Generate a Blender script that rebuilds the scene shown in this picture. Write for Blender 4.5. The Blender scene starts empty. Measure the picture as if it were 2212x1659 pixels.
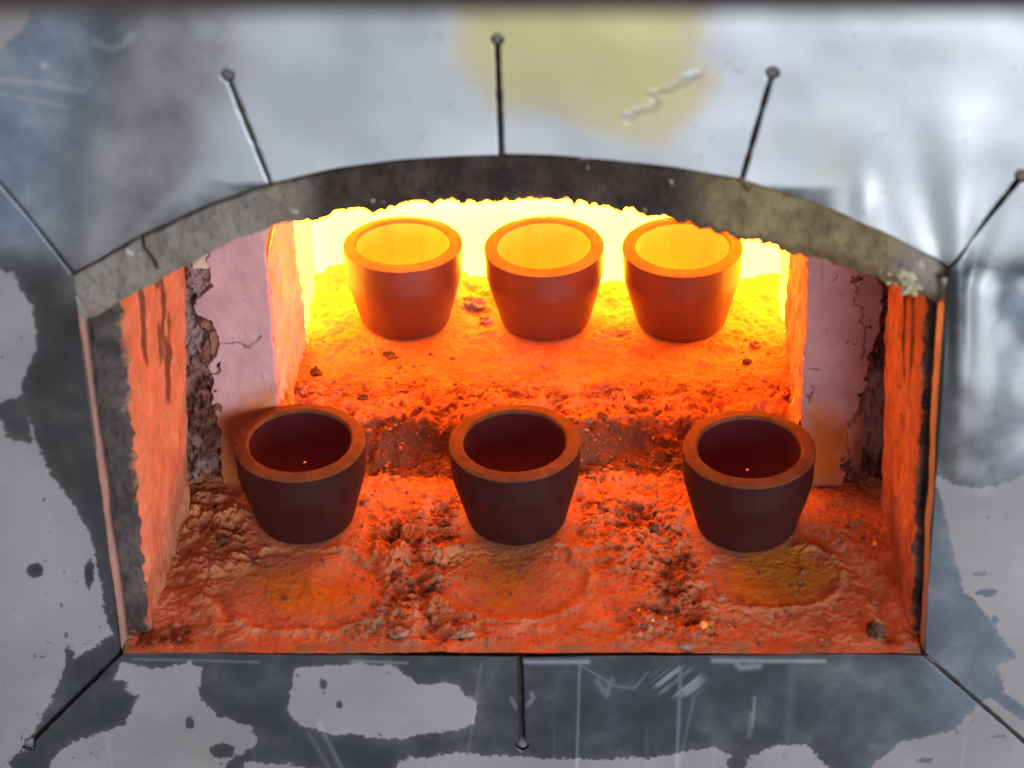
import bpy, math, random
import numpy as np
from mathutils import Matrix, Vector
random.seed(7); rng = np.random.default_rng(7)
scn = bpy.context.scene
COL = scn.collection

# ------------------------------------------------------------------ camera
RW, RH, F = 2212.0, 1659.0, 5634.87            # picture measure used for the survey of the place
CFW = np.array([-0.04180, 0.84020, -0.54065]); CFW /= np.linalg.norm(CFW)
CRT = np.array([0.9991, 0.0334, -0.0252]); CRT -= CFW * (CRT @ CFW); CRT /= np.linalg.norm(CRT)
CUP = np.cross(CRT, CFW)
CPOS = np.array([0.0515, -0.8825, 0.7053])
cd = bpy.data.cameras.new('camera'); cam = bpy.data.objects.new('camera', cd); COL.objects.link(cam)
cam.matrix_world = Matrix(((CRT[0], CUP[0], -CFW[0], CPOS[0]), (CRT[1], CUP[1], -CFW[1], CPOS[1]),
                           (CRT[2], CUP[2], -CFW[2], CPOS[2]), (0, 0, 0, 1)))
cd.sensor_width = 36.0; cd.lens = 36.0 * F / RW; cd.clip_start = 0.02; cd.clip_end = 50
cd.dof.use_dof = True; cd.dof.focus_distance = 1.235; cd.dof.aperture_fstop = 10.0
scn.camera = cam
scn.render.resolution_x, scn.render.resolution_y = 1024, 768

# ------------------------------------------------------------------ world, lamps, exposure
w = bpy.data.worlds.new('World'); scn.world = w; w.use_nodes = True
w.node_tree.nodes['Background'].inputs[0].default_value = (0.75, 0.80, 0.92, 1)
w.node_tree.nodes['Background'].inputs[1].default_value = 0.13
def area(name, loc, target, size, power, col):
    l = bpy.data.lights.new(name, 'AREA'); l.shape = 'RECTANGLE'; l.size, l.size_y = size; l.energy = power; l.color = col
    o = bpy.data.objects.new(name, l); COL.objects.link(o); o.location = loc
    o.rotation_euler = (Vector(target) - Vector(loc)).to_track_quat('-Z', 'Y').to_euler(); return o
area('window_light', (1.0, -2.0, 0.34), (0.05, 0, 0.2), (1.2, 0.9), 58, (0.82, 0.91, 1.0))
area('room_light', (-0.6, -2.2, 1.0), (0, 0, 0.1), (1.6, 0.8), 5, (1.0, 0.95, 0.90))
vs = scn.view_settings; vs.view_transform = 'Standard'; vs.look = 'None'; vs.exposure = 0; vs.gamma = 1; vs.use_curve_mapping = False
scn.render.engine = 'CYCLES'
scn.cycles.max_bounces = 7; scn.cycles.diffuse_bounces = 5; scn.cycles.glossy_bounces = 2; scn.cycles.transmission_bounces = 1

# ------------------------------------------------------------------ survey helpers
def unp(u, v, axis, val):
    u = np.asarray(u, float); v = np.asarray(v, float)
    d = CFW * F + CRT * (u - RW / 2)[..., None] - CUP * (v - RH / 2)[..., None]
    k = (val - CPOS[axis]) / d[..., axis]
    return CPOS + k[..., None] * d
def px(P):
    d = P - CPOS; z = d @ CFW
    return RW / 2 + F * (d @ CRT) / z, RH / 2 - F * (d @ CUP) / z
# ------------------------------------------------------------------ noise
def _h(ix, iy, iz, s):
    n = (ix.astype(np.int64) * 374761393 + iy.astype(np.int64) * 668265263 + iz.astype(np.int64) * 2147483647 + s * 974634777) & 0xffffffff
    n = ((n ^ (n >> 13)) * 1274126177) & 0xffffffff
    n = n ^ (n >> 16)
    return (n & 0xffffff) / 8388607.5 - 1.0
def vn(x, y, z=0.0, s=0):
    x, y, z = np.broadcast_arrays(np.asarray(x, float), np.asarray(y, float), np.asarray(z, float))
    ix, iy, iz = np.floor(x), np.floor(y), np.floor(z); fx, fy, fz = x - ix, y - iy, z - iz
    fx, fy, fz = [t * t * t * (t * (t * 6 - 15) + 10) for t in (fx, fy, fz)]
    r = 0
    for a in (0, 1):
        for b in (0, 1):
            for c in (0, 1):
                r = r + _h(ix + a, iy + b, iz + c, s) * (fx if a else 1 - fx) * (fy if b else 1 - fy) * (fz if c else 1 - fz)
    return r
def fbm(x, y, z=0.0, s=0, o=4, g=0.5):
    r = 0; a = 1.0
    for i in range(o):
        r = r + a * vn(np.asarray(x) * 2 ** i, np.asarray(y) * 2 ** i, np.asarray(z) * 2 ** i, s + i * 17); a *= g
    return r
def sm(a, b, x):
    t = np.clip((x - a) / (b - a), 0, 1); return t * t * (3 - 2 * t)
def pdist(u, v, pts):                               # distance to a polyline
    d = np.full(np.shape(u), 1e9)
    for (ax, ay), (bx, by) in zip(pts[:-1], pts[1:]):
        ex, ey = bx - ax, by - ay; t = np.clip(((u - ax) * ex + (v - ay) * ey) / (ex * ex + ey * ey + 1e-12), 0, 1)
        d = np.minimum(d, np.hypot(u - ax - t * ex, v - ay - t * ey))
    return d
def spoly(u, v, pts):                               # signed distance, positive inside
    d = pdist(u, v, list(pts) + [pts[0]]); ins = np.zeros(np.shape(u), bool)
    n = len(pts)
    for i in range(n):
        (x1, y1), (x2, y2) = pts[i], pts[(i + 1) % n]
        c = ((y1 > v) != (y2 > v)); xx = (x2 - x1) * (v - y1) / (y2 - y1 + 1e-12) + x1
        ins ^= c & (u < xx)
    return np.where(ins, d, -d)
def sell(u, v, cx, cy, a, b): return (1 - np.hypot((u - cx) / a, (v - cy) / b)) * min(a, b)

# ------------------------------------------------------------------ mesh helpers
def mesh(name, V, Fc, attrs=None, smooth=True):
    me = bpy.data.meshes.new(name); V = np.asarray(V, np.float32).reshape(-1, 3); Fc = np.asarray(Fc, np.int32)
    n = Fc.shape[1]
    me.vertices.add(len(V)); me.vertices.foreach_set('co', V.ravel())
    me.loops.add(Fc.size); me.loops.foreach_set('vertex_index', Fc.ravel())
    me.polygons.add(len(Fc)); me.polygons.foreach_set('loop_start', np.arange(0, Fc.size, n, dtype=np.int32))
    me.polygons.foreach_set('loop_total', np.full(len(Fc), n, np.int32))
    me.polygons.foreach_set('use_smooth', np.full(len(Fc), smooth, bool))
    for k, a in (attrs or {}).items():
        at = me.attributes.new(k, 'FLOAT', 'POINT'); at.data.foreach_set('value', np.asarray(a, np.float32).ravel())
    me.update(); me.validate(); return me
def gridfaces(nr, nc, wrap=False, off=0):
    i = np.arange(nr - 1)[:, None]; j = np.arange(nc if wrap else nc - 1)[None, :]; j2 = (j + 1) % nc
    a = i * nc + j; b = i * nc + j2; c = (i + 1) * nc + j2; d = (i + 1) * nc + j
    return np.stack([a, b, c, d], -1).reshape(-1, 4) + off
def obj(name, me, mat, parent=None):
    o = bpy.data.objects.new(name, me); COL.objects.link(o)
    if mat: me.materials.append(mat) if len(me.materials) == 0 else None
    if parent: o.parent = parent
    return o
def tag(o, label=None, cat=None, group=None, kind=None):
    for k, v in (('label', label), ('category', cat), ('group', group), ('kind', kind)):
        if v: o[k] = v
    return o
def empty(name, loc=(0, 0, 0)):
    o = bpy.data.objects.new(name, None); COL.objects.link(o); o.location = loc; o.empty_display_size = 0.02; return o
def box(x0, x1, y0, y1, z0, z1):
    V = [(x, y, z) for x in (x0, x1) for y in (y0, y1) for z in (z0, z1)]
    Q = [(0, 1, 3, 2), (4, 6, 7, 5), (0, 4, 5, 1), (2, 3, 7, 6), (0, 2, 6, 4), (1, 5, 7, 3)]
    return V, Q
def boxes(L):
    V, Q = [], []
    for b in L:
        v, q = box(*b); Q += [tuple(i + len(V) for i in f) for f in q]; V += v
    return V, Q

# ------------------------------------------------------------------ materials
class N:
    def __init__(s, name):
        s.m = bpy.data.materials.new(name); s.m.use_nodes = True; s.t = s.m.node_tree
        s.b = s.t.nodes['Principled BSDF']
    def n(s, ty, **kw):
        nd = s.t.nodes.new(ty)
        for k, v in kw.items(): setattr(nd, k, v)
        return nd
    def L(s, a, b): s.t.links.new(a, b)
    def put(s, sock, v):
        if hasattr(v, 'is_linked') or hasattr(v, 'links'): s.L(v, sock)
        else: sock.default_value = (*v, 1) if isinstance(v, tuple) and len(v) == 3 and sock.type == 'RGBA' else v
    def co(s, scale=(1, 1, 1)):
        tc = s.n('ShaderNodeTexCoord'); mp = s.n('ShaderNodeMapping'); s.L(tc.outputs['Object'], mp.inputs[0]); mp.inputs['Scale'].default_value = scale
        return mp.outputs[0]
    def noise(s, scale, detail=4, rough=0.55, sc=(1, 1, 1), dist=0.0):
        nd = s.n('ShaderNodeTexNoise'); s.L(s.co(sc), nd.inputs['Vector']); nd.inputs['Scale'].default_value = scale
        nd.inputs['Detail'].default_value = detail; nd.inputs['Roughness'].default_value = rough; nd.inputs['Distortion'].default_value = dist
        return nd.outputs['Fac']
    def attr(s, name): nd = s.n('ShaderNodeAttribute', attribute_name=name); return nd.outputs['Fac']
    def math(s, op, a, b=0.0, c=None):
        nd = s.n('ShaderNodeMath', operation=op); s.put(nd.inputs[0], a); s.put(nd.inputs[1], b)
        if c is not None: s.put(nd.inputs[2], c)
        return nd.outputs[0]
    def rng(s, v, a, b, c=0.0, d=1.0):
        nd = s.n('ShaderNodeMapRange', interpolation_type='SMOOTHSTEP'); s.put(nd.inputs[0], v)
        for i, x in enumerate((a, b, c, d)): nd.inputs[i + 1].default_value = x
        return nd.outputs[0]
    def mix(s, f, a, b, bt='MIX'):
        nd = s.n('ShaderNodeMix', data_type='RGBA', blend_type=bt)
        s.put(nd.inputs[0], f); s.put(nd.inputs[6], a); s.put(nd.inputs[7], b); return nd.outputs[2]
    def mixf(s, f, a, b):
        nd = s.n('ShaderNodeMix', data_type='FLOAT'); s.put(nd.inputs[0], f); s.put(nd.inputs[2], a); s.put(nd.inputs[3], b); return nd.outputs[0]
    def bump(s, h, dist=0.001, st=1.0, prev=None):
        nd = s.n('ShaderNodeBump'); s.L(h, nd.inputs['Height']); nd.inputs['Distance'].default_value = dist; nd.inputs['Strength'].default_value = st
        if prev: s.L(prev, nd.inputs['Normal'])
        return nd.outputs[0]
    def out(s, col=None, rough=None, metal=None, nrm=None, em=None, es=0.0, spec=None):
        for k, v in (('Base Color', col), ('Roughness', rough), ('Metallic', metal), ('Normal', nrm), ('Emission Color', em), ('Specular IOR Level', spec)):
            if v is not None: s.put(s.b.inputs[k], v)
        if em is not None: s.b.inputs['Emission Strength'].default_value = es
        return s.m

def m_plate():
    s = N('heat stained sheet steel')
    nb = s.noise(38, 5, 0.6); nf = s.noise(420, 4, 0.6); brush = s.noise(160, 3, 0.6, (1, 1, 14)); spk = s.noise(230, 2, 0.5); big = s.noise(14, 3, 0.5)
    wob = s.math('MULTIPLY_ADD', nf, 0.9, s.math('MULTIPLY', nb, 1.3))
    bare = s.mix(s.rng(nb, 0.3, 0.7), (0.095, 0.095, 0.102), (0.140, 0.141, 0.152))
    bare = s.mix(s.attr('blue'), bare, s.mix(s.rng(nb, 0.35, 0.65), (0.16, 0.185, 0.23), (0.25, 0.28, 0.33)))
    bare = s.mix(s.math('MULTIPLY', s.attr('sooty'), s.rng(big, 0.25, 0.6, 0.55, 1.0)), bare, s.mix(nb, (0.055, 0.048, 0.048), (0.14, 0.115, 0.11)))
    film = s.rng(s.math('ADD', s.attr('film'), s.math('SUBTRACT', wob, 1.1)), -0.07, 0.07)
    spots = s.rng(spk, 0.70, 0.735)                        # flecks where the film has popped off
    film = s.math('MULTIPLY', film, s.math('SUBTRACT', 1.0, s.math('MULTIPLY', spots, 0.75)))
    tan = s.mix(s.rng(big, 0.3, 0.7), (0.245, 0.212, 0.208), (0.325, 0.288, 0.285))
    hz = s.math('MULTIPLY', s.rng(s.math('ADD', s.attr('film'), s.math('MULTIPLY', s.math('SUBTRACT', nb, 0.5), 2.2)), -1.1, 0.9), 0.45)
    col = s.mix(film, s.mix(hz, bare, tan), tan)
    silver = s.mix(s.rng(big, 0.3, 0.7), (0.50, 0.505, 0.515), (0.68, 0.685, 0.695))
    silver = s.mix(s.math('MULTIPLY', s.rng(spk, 0.67, 0.75), 0.28), silver, (0.20, 0.20, 0.21))
    sv = s.rng(s.math('ADD', s.attr('silver'), s.math('MULTIPLY', s.math('SUBTRACT', nb, 0.5), 0.7)), 0.15, 0.75)
    col = s.mix(sv, col, silver)
    st = s.rng(s.math('ADD', s.attr('straw'), s.math('MULTIPLY', s.math('SUBTRACT', nb, 0.5), 0.9)), 0.0, 0.8)
    col = s.mix(st, col, s.mix(s.rng(s.attr('straw'), 0.0, 1.6), (0.58, 0.50, 0.40), (0.56, 0.49, 0.245)))
    col = s.mix(s.math('MULTIPLY', s.attr('brown'), s.rng(nb, 0.2, 0.7, 0.3, 1.0)), col, (0.31, 0.28, 0.27))
    scr = s.math('MULTIPLY', s.attr('scratch'), s.rng(nf, 0.15, 0.5, 0.3, 1.0))
    scr2 = s.math('MULTIPLY', s.rng(s.noise(260, 2, 0.5, (1, 1, 0.03)), 0.70, 0.76), 0.10)
    col = s.mix(s.math('MAXIMUM', scr, scr2), col, (0.50, 0.51, 0.54))
    rough = s.mixf(film, s.mixf(nb, 0.34, 0.5), 0.62); rough = s.mixf(sv, rough, s.mixf(brush, 0.40, 0.52)); rough = s.mixf(st, rough, 0.62)
    metal = s.mixf(film, s.mixf(s.math('MAXIMUM', s.attr('blue'), s.attr('brown')), 0.7, 0.3), 0.12); metal = s.mixf(sv, metal, 0.55)
    nrm = s.bump(brush, 0.0003, 0.18); nrm = s.bump(s.noise(24, 2, 0.5), 0.004, 0.12, nrm)
    return s.out(col, rough, metal, nrm)
def m_lip():
    s = N('folded steel edge'); nb = s.noise(120, 4)
    return s.out(s.mix(nb, (0.30, 0.26, 0.24), (0.55, 0.48, 0.44)), 0.5, 0.25, s.bump(nb, 0.0006, 0.3))
def m_board():
    s = N('charred insulation board'); nb = s.noise(180, 4); bg = s.noise(45, 3)
    return s.out(s.mix(s.rng(bg, 0.58, 0.74), s.mix(nb, (0.02, 0.014, 0.012), (0.08, 0.06, 0.05)), s.mix(nb, (0.22, 0.18, 0.15), (0.46, 0.40, 0.35))), 0.95, 0, s.bump(nb, 0.002, 0.8))
def m_lintel():
    s = N('refractory lintel concrete'); nb = s.noise(70, 5, 0.62); nf = s.noise(330, 5, 0.65); ns = s.noise(120, 3, 0.5); big = s.noise(22, 3)
    base = s.mix(s.rng(nb, 0.3, 0.72), (0.18, 0.145, 0.12), (0.275, 0.225, 0.19))
    ol = s.mix(s.rng(nb, 0.3, 0.7), (0.13, 0.088, 0.045), (0.27, 0.20, 0.105))
    col = s.mix(s.rng(s.math('ADD', s.attr('olive'), s.math('SUBTRACT', nb, 0.5)), 0.1, 0.8), base, ol)
    so = s.mix(s.rng(nb, 0.3, 0.72), (0.030, 0.020, 0.018), (0.078, 0.052, 0.040))
    col = s.mix(s.rng(s.math('ADD', s.attr('soot'), s.math('MULTIPLY', s.math('SUBTRACT', nb, 0.5), 0.9)), 0.1, 0.9), col, so)
    col = s.mix(s.math('MULTIPLY', s.rng(s.math('ADD', s.attr('edge'), s.math('SUBTRACT', nb, 0.5)), 0.2, 0.9), 0.8), col, (0.11, 0.060, 0.026))
    col = s.mix(s.rng(ns, 0.69, 0.73), col, (0.46, 0.42, 0.38)); col = s.mix(s.rng(nf, 0.27, 0.33, 1, 0), col, (0.03, 0.025, 0.022))
    col = s.mix(s.attr('crack'), col, (0.012, 0.01, 0.01))
    return s.out(col, 0.95, 0, s.bump(nf, 0.0007, 0.5, s.bump(nb, 0.002, 0.35)), spec=0.2)
def m_ceramic(name, dark, light, stain=(0.10, 0.045, 0.03), bmp=0.8, scale=1.0):
    s = N(name); nb = s.noise(60 * scale, 5, 0.6); nf = s.noise(420 * scale, 4, 0.6); nst = s.noise(95, 5, 0.62, (1, 1, 0.22), 0.3); bl = s.noise(18, 3)
    col = s.mix(s.rng(nb, 0.3, 0.72), dark, light)
    k = s.rng(s.math('ADD', s.attr('streak'), s.math('MULTIPLY', s.math('SUBTRACT', nst, 0.5), 3.0)), 0.55, 0.95)
    pit = s.noise(300, 3, 0.6, (1, 1, 0.35)); col = s.mix(s.math('MULTIPLY', s.rng(pit, 0.62, 0.70), s.rng(s.attr('streak'), -0.7, 0.2, 0.25, 0.9)), col, stain)
    col = s.mix(s.math('MULTIPLY', k, 0.9), col, stain)
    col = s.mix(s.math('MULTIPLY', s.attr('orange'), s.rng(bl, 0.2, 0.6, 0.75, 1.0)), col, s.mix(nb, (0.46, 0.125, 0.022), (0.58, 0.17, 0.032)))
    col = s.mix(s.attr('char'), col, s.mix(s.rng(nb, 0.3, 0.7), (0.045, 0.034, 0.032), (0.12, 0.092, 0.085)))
    col = s.mix(s.attr('crack'), col, (0.03, 0.012, 0.01))
    return s.out(col, 0.95, 0, s.bump(nf, 0.0007 * bmp, 0.6, s.bump(nb, 0.003 * bmp, 0.5)), spec=0.15)
def m_mortar():
    s = N('crumbling red brown mortar'); nb = s.noise(150, 5, 0.65); nf = s.noise(500, 4, 0.6)
    col = s.mix(s.rng(nb, 0.32, 0.66), (0.085, 0.03, 0.02), (0.28, 0.125, 0.095)); col = s.mix(s.rng(nf, 0.62, 0.72), col, (0.50, 0.34, 0.30))
    col = s.mix(s.attr('pale'), col, s.mix(nb, (0.22, 0.13, 0.12), (0.48, 0.31, 0.29)))
    return s.out(col, 0.95, 0, s.bump(nb, 0.003, 0.8), spec=0.15)
def m_floor():
    s = N('hearth dust and crusted ash'); nb = s.noise(55, 6, 0.62); nf = s.noise(380, 5, 0.62); nm = s.noise(130, 5, 0.6, dist=0.0); bl = s.noise(20, 3)
    col = s.mix(s.rng(nb, 0.3, 0.7), (0.46, 0.155, 0.066), (0.63, 0.255, 0.130))
    col = s.mix(s.rng(nm, 0.58, 0.75), col, (0.46, 0.23, 0.16))
    dk = s.math('MULTIPLY', s.rng(s.math('ADD', s.attr('dirt_shade'), s.math('MULTIPLY', s.math('SUBTRACT', nm, 0.5), 2.4)), 0.35, 1.0), 0.9)
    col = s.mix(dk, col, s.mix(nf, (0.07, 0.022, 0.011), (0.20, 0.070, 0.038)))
    col = s.mix(s.math('MULTIPLY', s.rng(nf, 0.60, 0.70), 0.8), col, (0.16, 0.06, 0.035))
    a = s.rng(s.math('ADD', s.attr('amber'), s.math('MULTIPLY', s.math('SUBTRACT', nb, 0.5), 0.8)), 0.05, 0.55)
    col = s.mix(a, col, s.mix(s.rng(nm, 0.3, 0.7), (0.48, 0.17, 0.02), (0.66, 0.28, 0.035)))
    col = s.mix(s.math('MULTIPLY', a, s.rng(nm, 0.58, 0.74, 0.0, 0.6)), col, (0.20, 0.06, 0.02))
    col = s.mix(s.math('MULTIPLY', s.attr('ash'), s.rng(nb, 0.35, 0.6)), col, (0.30, 0.21, 0.15))
    return s.out(col, 0.97, 0, s.bump(nf, 0.0012, 0.9, s.bump(nm, 0.0013, 0.5)), spec=0.12)
def m_hot(name, col, es, emit):
    s = N(name); nb = s.noise(70, 4)
    return s.out(s.mix(nb, tuple(c * 0.8 for c in col), col), 0.95, 0, s.bump(nb, 0.003, 0.4), em=emit, es=es, spec=0.1)
def m_cup(name, a, b, em=None, es=0.0, ro=0.82, sp=0.12, sss=None):
    s = N(name); nb = s.noise(45, 5, 0.55); nf = s.noise(900, 3, 0.6)
    col = s.mix(s.rng(nb, 0.3, 0.7), a, b); col = s.mix(s.math('MULTIPLY', s.rng(nf, 0.62, 0.72), 0.35), col, tuple(min(1, c * 2.2) for c in b))
    wr = s.noise(140, 4, 0.6, (1, 1, 0.25)); col = s.mix(s.rng(wr, 0.35, 0.7, 0.0, 0.45), col, tuple(c * 0.45 for c in a))
    if sss:
        s.b.subsurface_method = 'RANDOM_WALK'; s.b.inputs['Subsurface Weight'].default_value = 1.0
        s.b.inputs['Subsurface Radius'].default_value = (1.0, 0.22, 0.05); s.b.inputs['Subsurface Scale'].default_value = sss
    return s.out(col, ro, 0, s.bump(nf, 0.00025, 0.4, s.bump(nb, 0.001, 0.25)), em=em, es=es, spec=sp)
def m_lump(name, a, b):
    s = N(name); nb = s.noise(300, 4)
    return s.out(s.mix(s.rng(nb, 0.3, 0.7), a, b), 0.9, 0, s.bump(nb, 0.001, 0.6), spec=0.2)

M = dict(plate=m_plate(), lip=m_lip(), board=m_board(), lintel=m_lintel(),
         jamb=m_ceramic('jamb firebrick', (0.44, 0.145, 0.072), (0.61, 0.245, 0.135)),
         slab=m_ceramic('pale pink plaster', (0.48, 0.275, 0.275), (0.58, 0.355, 0.35), bmp=0.3),
         wall=m_ceramic('muffle ceramic', (0.50, 0.33, 0.22), (0.68, 0.48, 0.34), (0.20, 0.08, 0.03)),
         mortar=m_mortar(), floor=m_floor(),
         hotwall=m_hot('white hot back wall', (0.6, 0.42, 0.28), 1.0, (48.0, 17.5, 0.55)),
         hotside=m_hot('glowing rear side wall', (0.62, 0.44, 0.30), 1.0, (15.0, 5.2, 0.20)),
         hotroof=m_hot('glowing vault', (0.6, 0.42, 0.28), 1.0, (7.0, 1.5, 0.06)),
         dimroof=m_hot('cooler vault by the door', (0.6, 0.40, 0.26), 1.0, (2.3, 0.34, 0.012)),
         cupdark=m_cup('dark fired clay', (0.017, 0.0050, 0.0042), (0.026, 0.0078, 0.0068), (0.013, 0.0005, 0.0004), 1.0, 0.62, 0.25),
         bowldark=m_cup('dark clay bowl', (0.022, 0.007, 0.008), (0.030, 0.010, 0.011), (0.032, 0.0010, 0.0012), 1.0, 0.8, 0.1),
         rimdark=m_cup('bare clay rim', (0.13, 0.050, 0.020), (0.19, 0.076, 0.030)),
         cuphot=m_cup('hot fired clay', (0.075, 0.013, 0.002), (0.10, 0.018, 0.003), (0.085, 0.0025, 0.0006), 1.0, 0.50, 0.8, 0.009),
         bowlhot=m_cup('hot clay bowl', (0.40, 0.24, 0.05), (0.48, 0.30, 0.07), (0.55, 0.33, 0.012), 1.0),
         rimhot=m_cup('hot clay rim', (0.28, 0.11, 0.03), (0.36, 0.15, 0.045), (0.25, 0.03, 0.002), 1.0),
         lumpd=m_lump('dark clinker', (0.05, 0.022, 0.014), (0.17, 0.08, 0.05)),
         lumpr=m_lump('baked dust lump', (0.24, 0.11, 0.07), (0.46, 0.26, 0.19)),
         crumb=m_lump('loose crumbs', (0.16, 0.06, 0.035), (0.42, 0.20, 0.13)),
         dark=m_lump('sooty steel', (0.035, 0.024, 0.022), (0.06, 0.045, 0.04)))
def _metal():
    s = N('molten metal bead'); s.out((0.9, 0.82, 0.7), 0.12, 1.0); return s.m
M['bead'] = _metal()
def _slag():
    s = N('glassy amber slag'); nb = s.noise(400, 3); s.out(s.mix(nb, (0.6, 0.22, 0.03), (0.85, 0.45, 0.12)), 0.12, 0, None, (1.0, 0.28, 0.03), 0.22, spec=1.0); return s.m  # weak emission added to mimic light glinting off the grains
M['slag'] = _slag()
def _crust():
    s = N('pale yellow crust'); nb = s.noise(300, 4); nk = s.noise(160, 3)
    s.out(s.mix(s.rng(nb, 0.3, 0.7), (0.28, 0.24, 0.14), s.mix(nk, (0.52, 0.48, 0.36), (0.50, 0.40, 0.18))), 0.8, 0, s.bump(nb, 0.001, 0.6)); return s.m
M['crust'] = _crust()

# ================================================================== LARGE STRUCTURE
XL, XR, ZC = -0.1651, 0.1802, 0.1912
# ---------------- floor: one height field with a low front hearth and the raised muffle floor
CUPS = [(-0.0951, 0.1003, 0.0), (0.0033, 0.0992, 0.0), (0.1087, 0.0936, 0.0),
        (-0.0579, 0.2502, 0.0161), (0.0135, 0.2493, 0.0161), (0.0819, 0.2477, 0.0161)]
AMB = [(640, 1270, 190, 95), (1105, 1255, 165, 90), (1670, 1248, 150, 72)]
def P0(u, v): return unp(u, v, 2, 0.0)
def floor_h(x, y):
    """height and masks of the hearth at x, y"""
    wx = x; wy = y + 0.009 * fbm(x * 34, y * 34, s=9, o=4, g=0.6)
    edge = 0.136 + 0.009 * fbm(x * 22, y * 0, s=5, o=3)
    st = sm(0, 0.019, wy - edge)
    h = 0.0135 * st + 0.0026 * sm(0.150, 0.192, wy)
    chunk = sm(-0.15, 0.55, fbm(x * 38, y * 38, s=21, o=3))
    u, v = px(np.stack([x, y, h], -1))
    smooth = np.zeros_like(x)
    for (cu, cv, a, b) in AMB: smooth = np.maximum(smooth, sm(-0.15, 0.35, 1 - np.hypot((u - cu) / a, (v - cv) / b) + 0.25 * fbm(x * 60, y * 60, s=31, o=2)))
    rub = np.clip(sm(-40, 40, spoly(u, v, [(790, 1120), (1000, 1060), (990, 1200), (960, 1300), (1080, 1390), (780, 1390), (820, 1250)])) +
                  sm(-40, 40, spoly(u, v, [(1220, 1050), (1480, 1060), (1510, 1200), (1560, 1400), (1340, 1400), (1400, 1280), (1260, 1180)])) +
                  sm(-30, 30, spoly(u, v, [(400, 1060), (520, 1080), (560, 1180), (470, 1260), (380, 1300)])) * 0.7 +
                  sm(0.12, 0.135, y) * sm(0.205, 0.17, y) * 0.9, 0, 1)
    back = sm(0.258, 0.294, y + 0.012 * fbm(x * 40, 0 * y, s=77, o=3))
    a = 0.0007 + 0.0013 * rub * (0.4 + chunk) ; a = a * (1 - 0.8 * smooth)
    f1 = fbm(x * 95, y * 95, s=41, o=5, g=0.66); f2 = 1 - np.abs(fbm(x * 140, y * 140, s=51, o=4)) * 1.6
    f4 = fbm(x * 330, y * 330, s=45, o=3, g=0.6); cn = fbm(x * 42, y * 42, s=47, o=5, g=0.6) - 0.1 + 0.25 * smooth; crust = sm(-0.05, 0.05, cn); h = h + (0.0005 + 0.0006 * rub) * (crust - 0.5) * (1 - 0.85 * smooth) * sm(0.0, 0.02, y); h = h + (0.0003 + 0.0006 * rub) * (1 - 0.6 * smooth) * f4 + a * f1 + 0.0007 * rub * f2 * (1 - smooth) + 0.0009 * fbm(x * 26, y * 26, s=61, o=2) * (1 - smooth)
    h = h + back * (0.006 + 0.006 * fbm(x * 55, y * 55, s=71, o=4)) * (0.35 + sm(0.02, -0.1, x))
    # gouges raked through the dust
    for pts, dp, wd in [([(890, 1180), (905, 1270), (930, 1390)], 0.0022, 14), ([(945, 1330), (955, 1385)], 0.003, 12), ([(1740, 1140), (1830, 1210), (1900, 1290), (1925, 1380)], 0.0020, 15),
                        ([(455, 1250), (490, 1330)], 0.0016, 13), ([(850, 1150), (840, 1190)], 0.003, 12), ([(760, 1220), (720, 1250), (790, 1238)], 0.0012, 22), ([(930, 1180), (1010, 1130)], 0.0015, 12), ([(500, 1130), (540, 1180)], .002, 14)]:
        d = pdist(u + 6 * vn(x * 250, y * 250, s=4), v, pts); h = h - dp * np.exp(-(d / wd) ** 2) + 0.5 * dp * np.exp(-((d - wd * 2.1) / wd) ** 2)
    # raised crust ring round the old right hand stain and the left patch
    for (cu, cv, a_, b_) in AMB:
        d = np.hypot((u - cu) / a_, (v - cv) / b_) + 0.08 * fbm(x * 80, y * 80, s=33, o=3); h = h + 0.0010 * np.exp(-((d - 1.02) / 0.06) ** 2) - 0.0006 * sm(1.0, 0.9, d)
    flat = np.zeros_like(x)
    for cx, cy, cz in CUPS:
        r = np.hypot(x - cx, y - cy); k = sm(0.031, 0.0235, r); h = h * (1 - k) + (cz - 0.0002) * k; flat = np.maximum(flat, k)
    fr = sm(0.012, 0.0, y); h = h * (1 - 0.75 * fr) + 0.0004 * fr
    h = np.where(y < 0.03, np.minimum(h, 0.004), h)
    amber = np.full_like(x, -1.0)
    for i, (cu, cv, a_, b_) in enumerate(AMB): amber = np.maximum(amber, (1 - np.hypot((u - cu + 45 * fbm(x * 45, y * 45, s=95, o=3)) / a_, (v - cv + 28 * fbm(x * 45, y * 45, s=97, o=3)) / b_)) * (2.2, 1.7, 3.2)[i] * (0.26, 0.30, 0.60)[i])
    amber = np.where(y > 0.115, -1, amber)
    dirt_shade = -0.5 + 0.75 * rub + 1.15 * sm(0.13, 0.138, y) * sm(0.165, 0.15, y) + 0.55 * sm(0.172, 0.182, y) * sm(0.205, 0.192, y) - 1.0 * smooth + np.clip(-f1, 0, 1) * 0.6 * rub + 0.9 * np.exp(-((cn + 0.05) / 0.055) ** 2) * (1 - 0.8 * smooth) * (0.35 + 0.65 * rub)  # dirt plus painted shade on the step face and in crust crevices
    dirt_shade = np.maximum(dirt_shade, 0.9 * sm(-8, 20, spoly(u, v, [(300, 1330), (420, 1340), (430, 1400), (280, 1405)])))
    ash = sm(0.010, 0.002, y) * sm(-0.3, 0.4, fbm(x * 60, y * 20, s=91, o=2)) + 0.9 * sm(-10, 15, spoly(u, v, [(745, 1325), (860, 1300), (880, 1345), (760, 1400), (700, 1400)]))
    return h, dict(amber=amber, dirt_shade=dirt_shade, ash=np.clip(ash, 0, 1))
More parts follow.
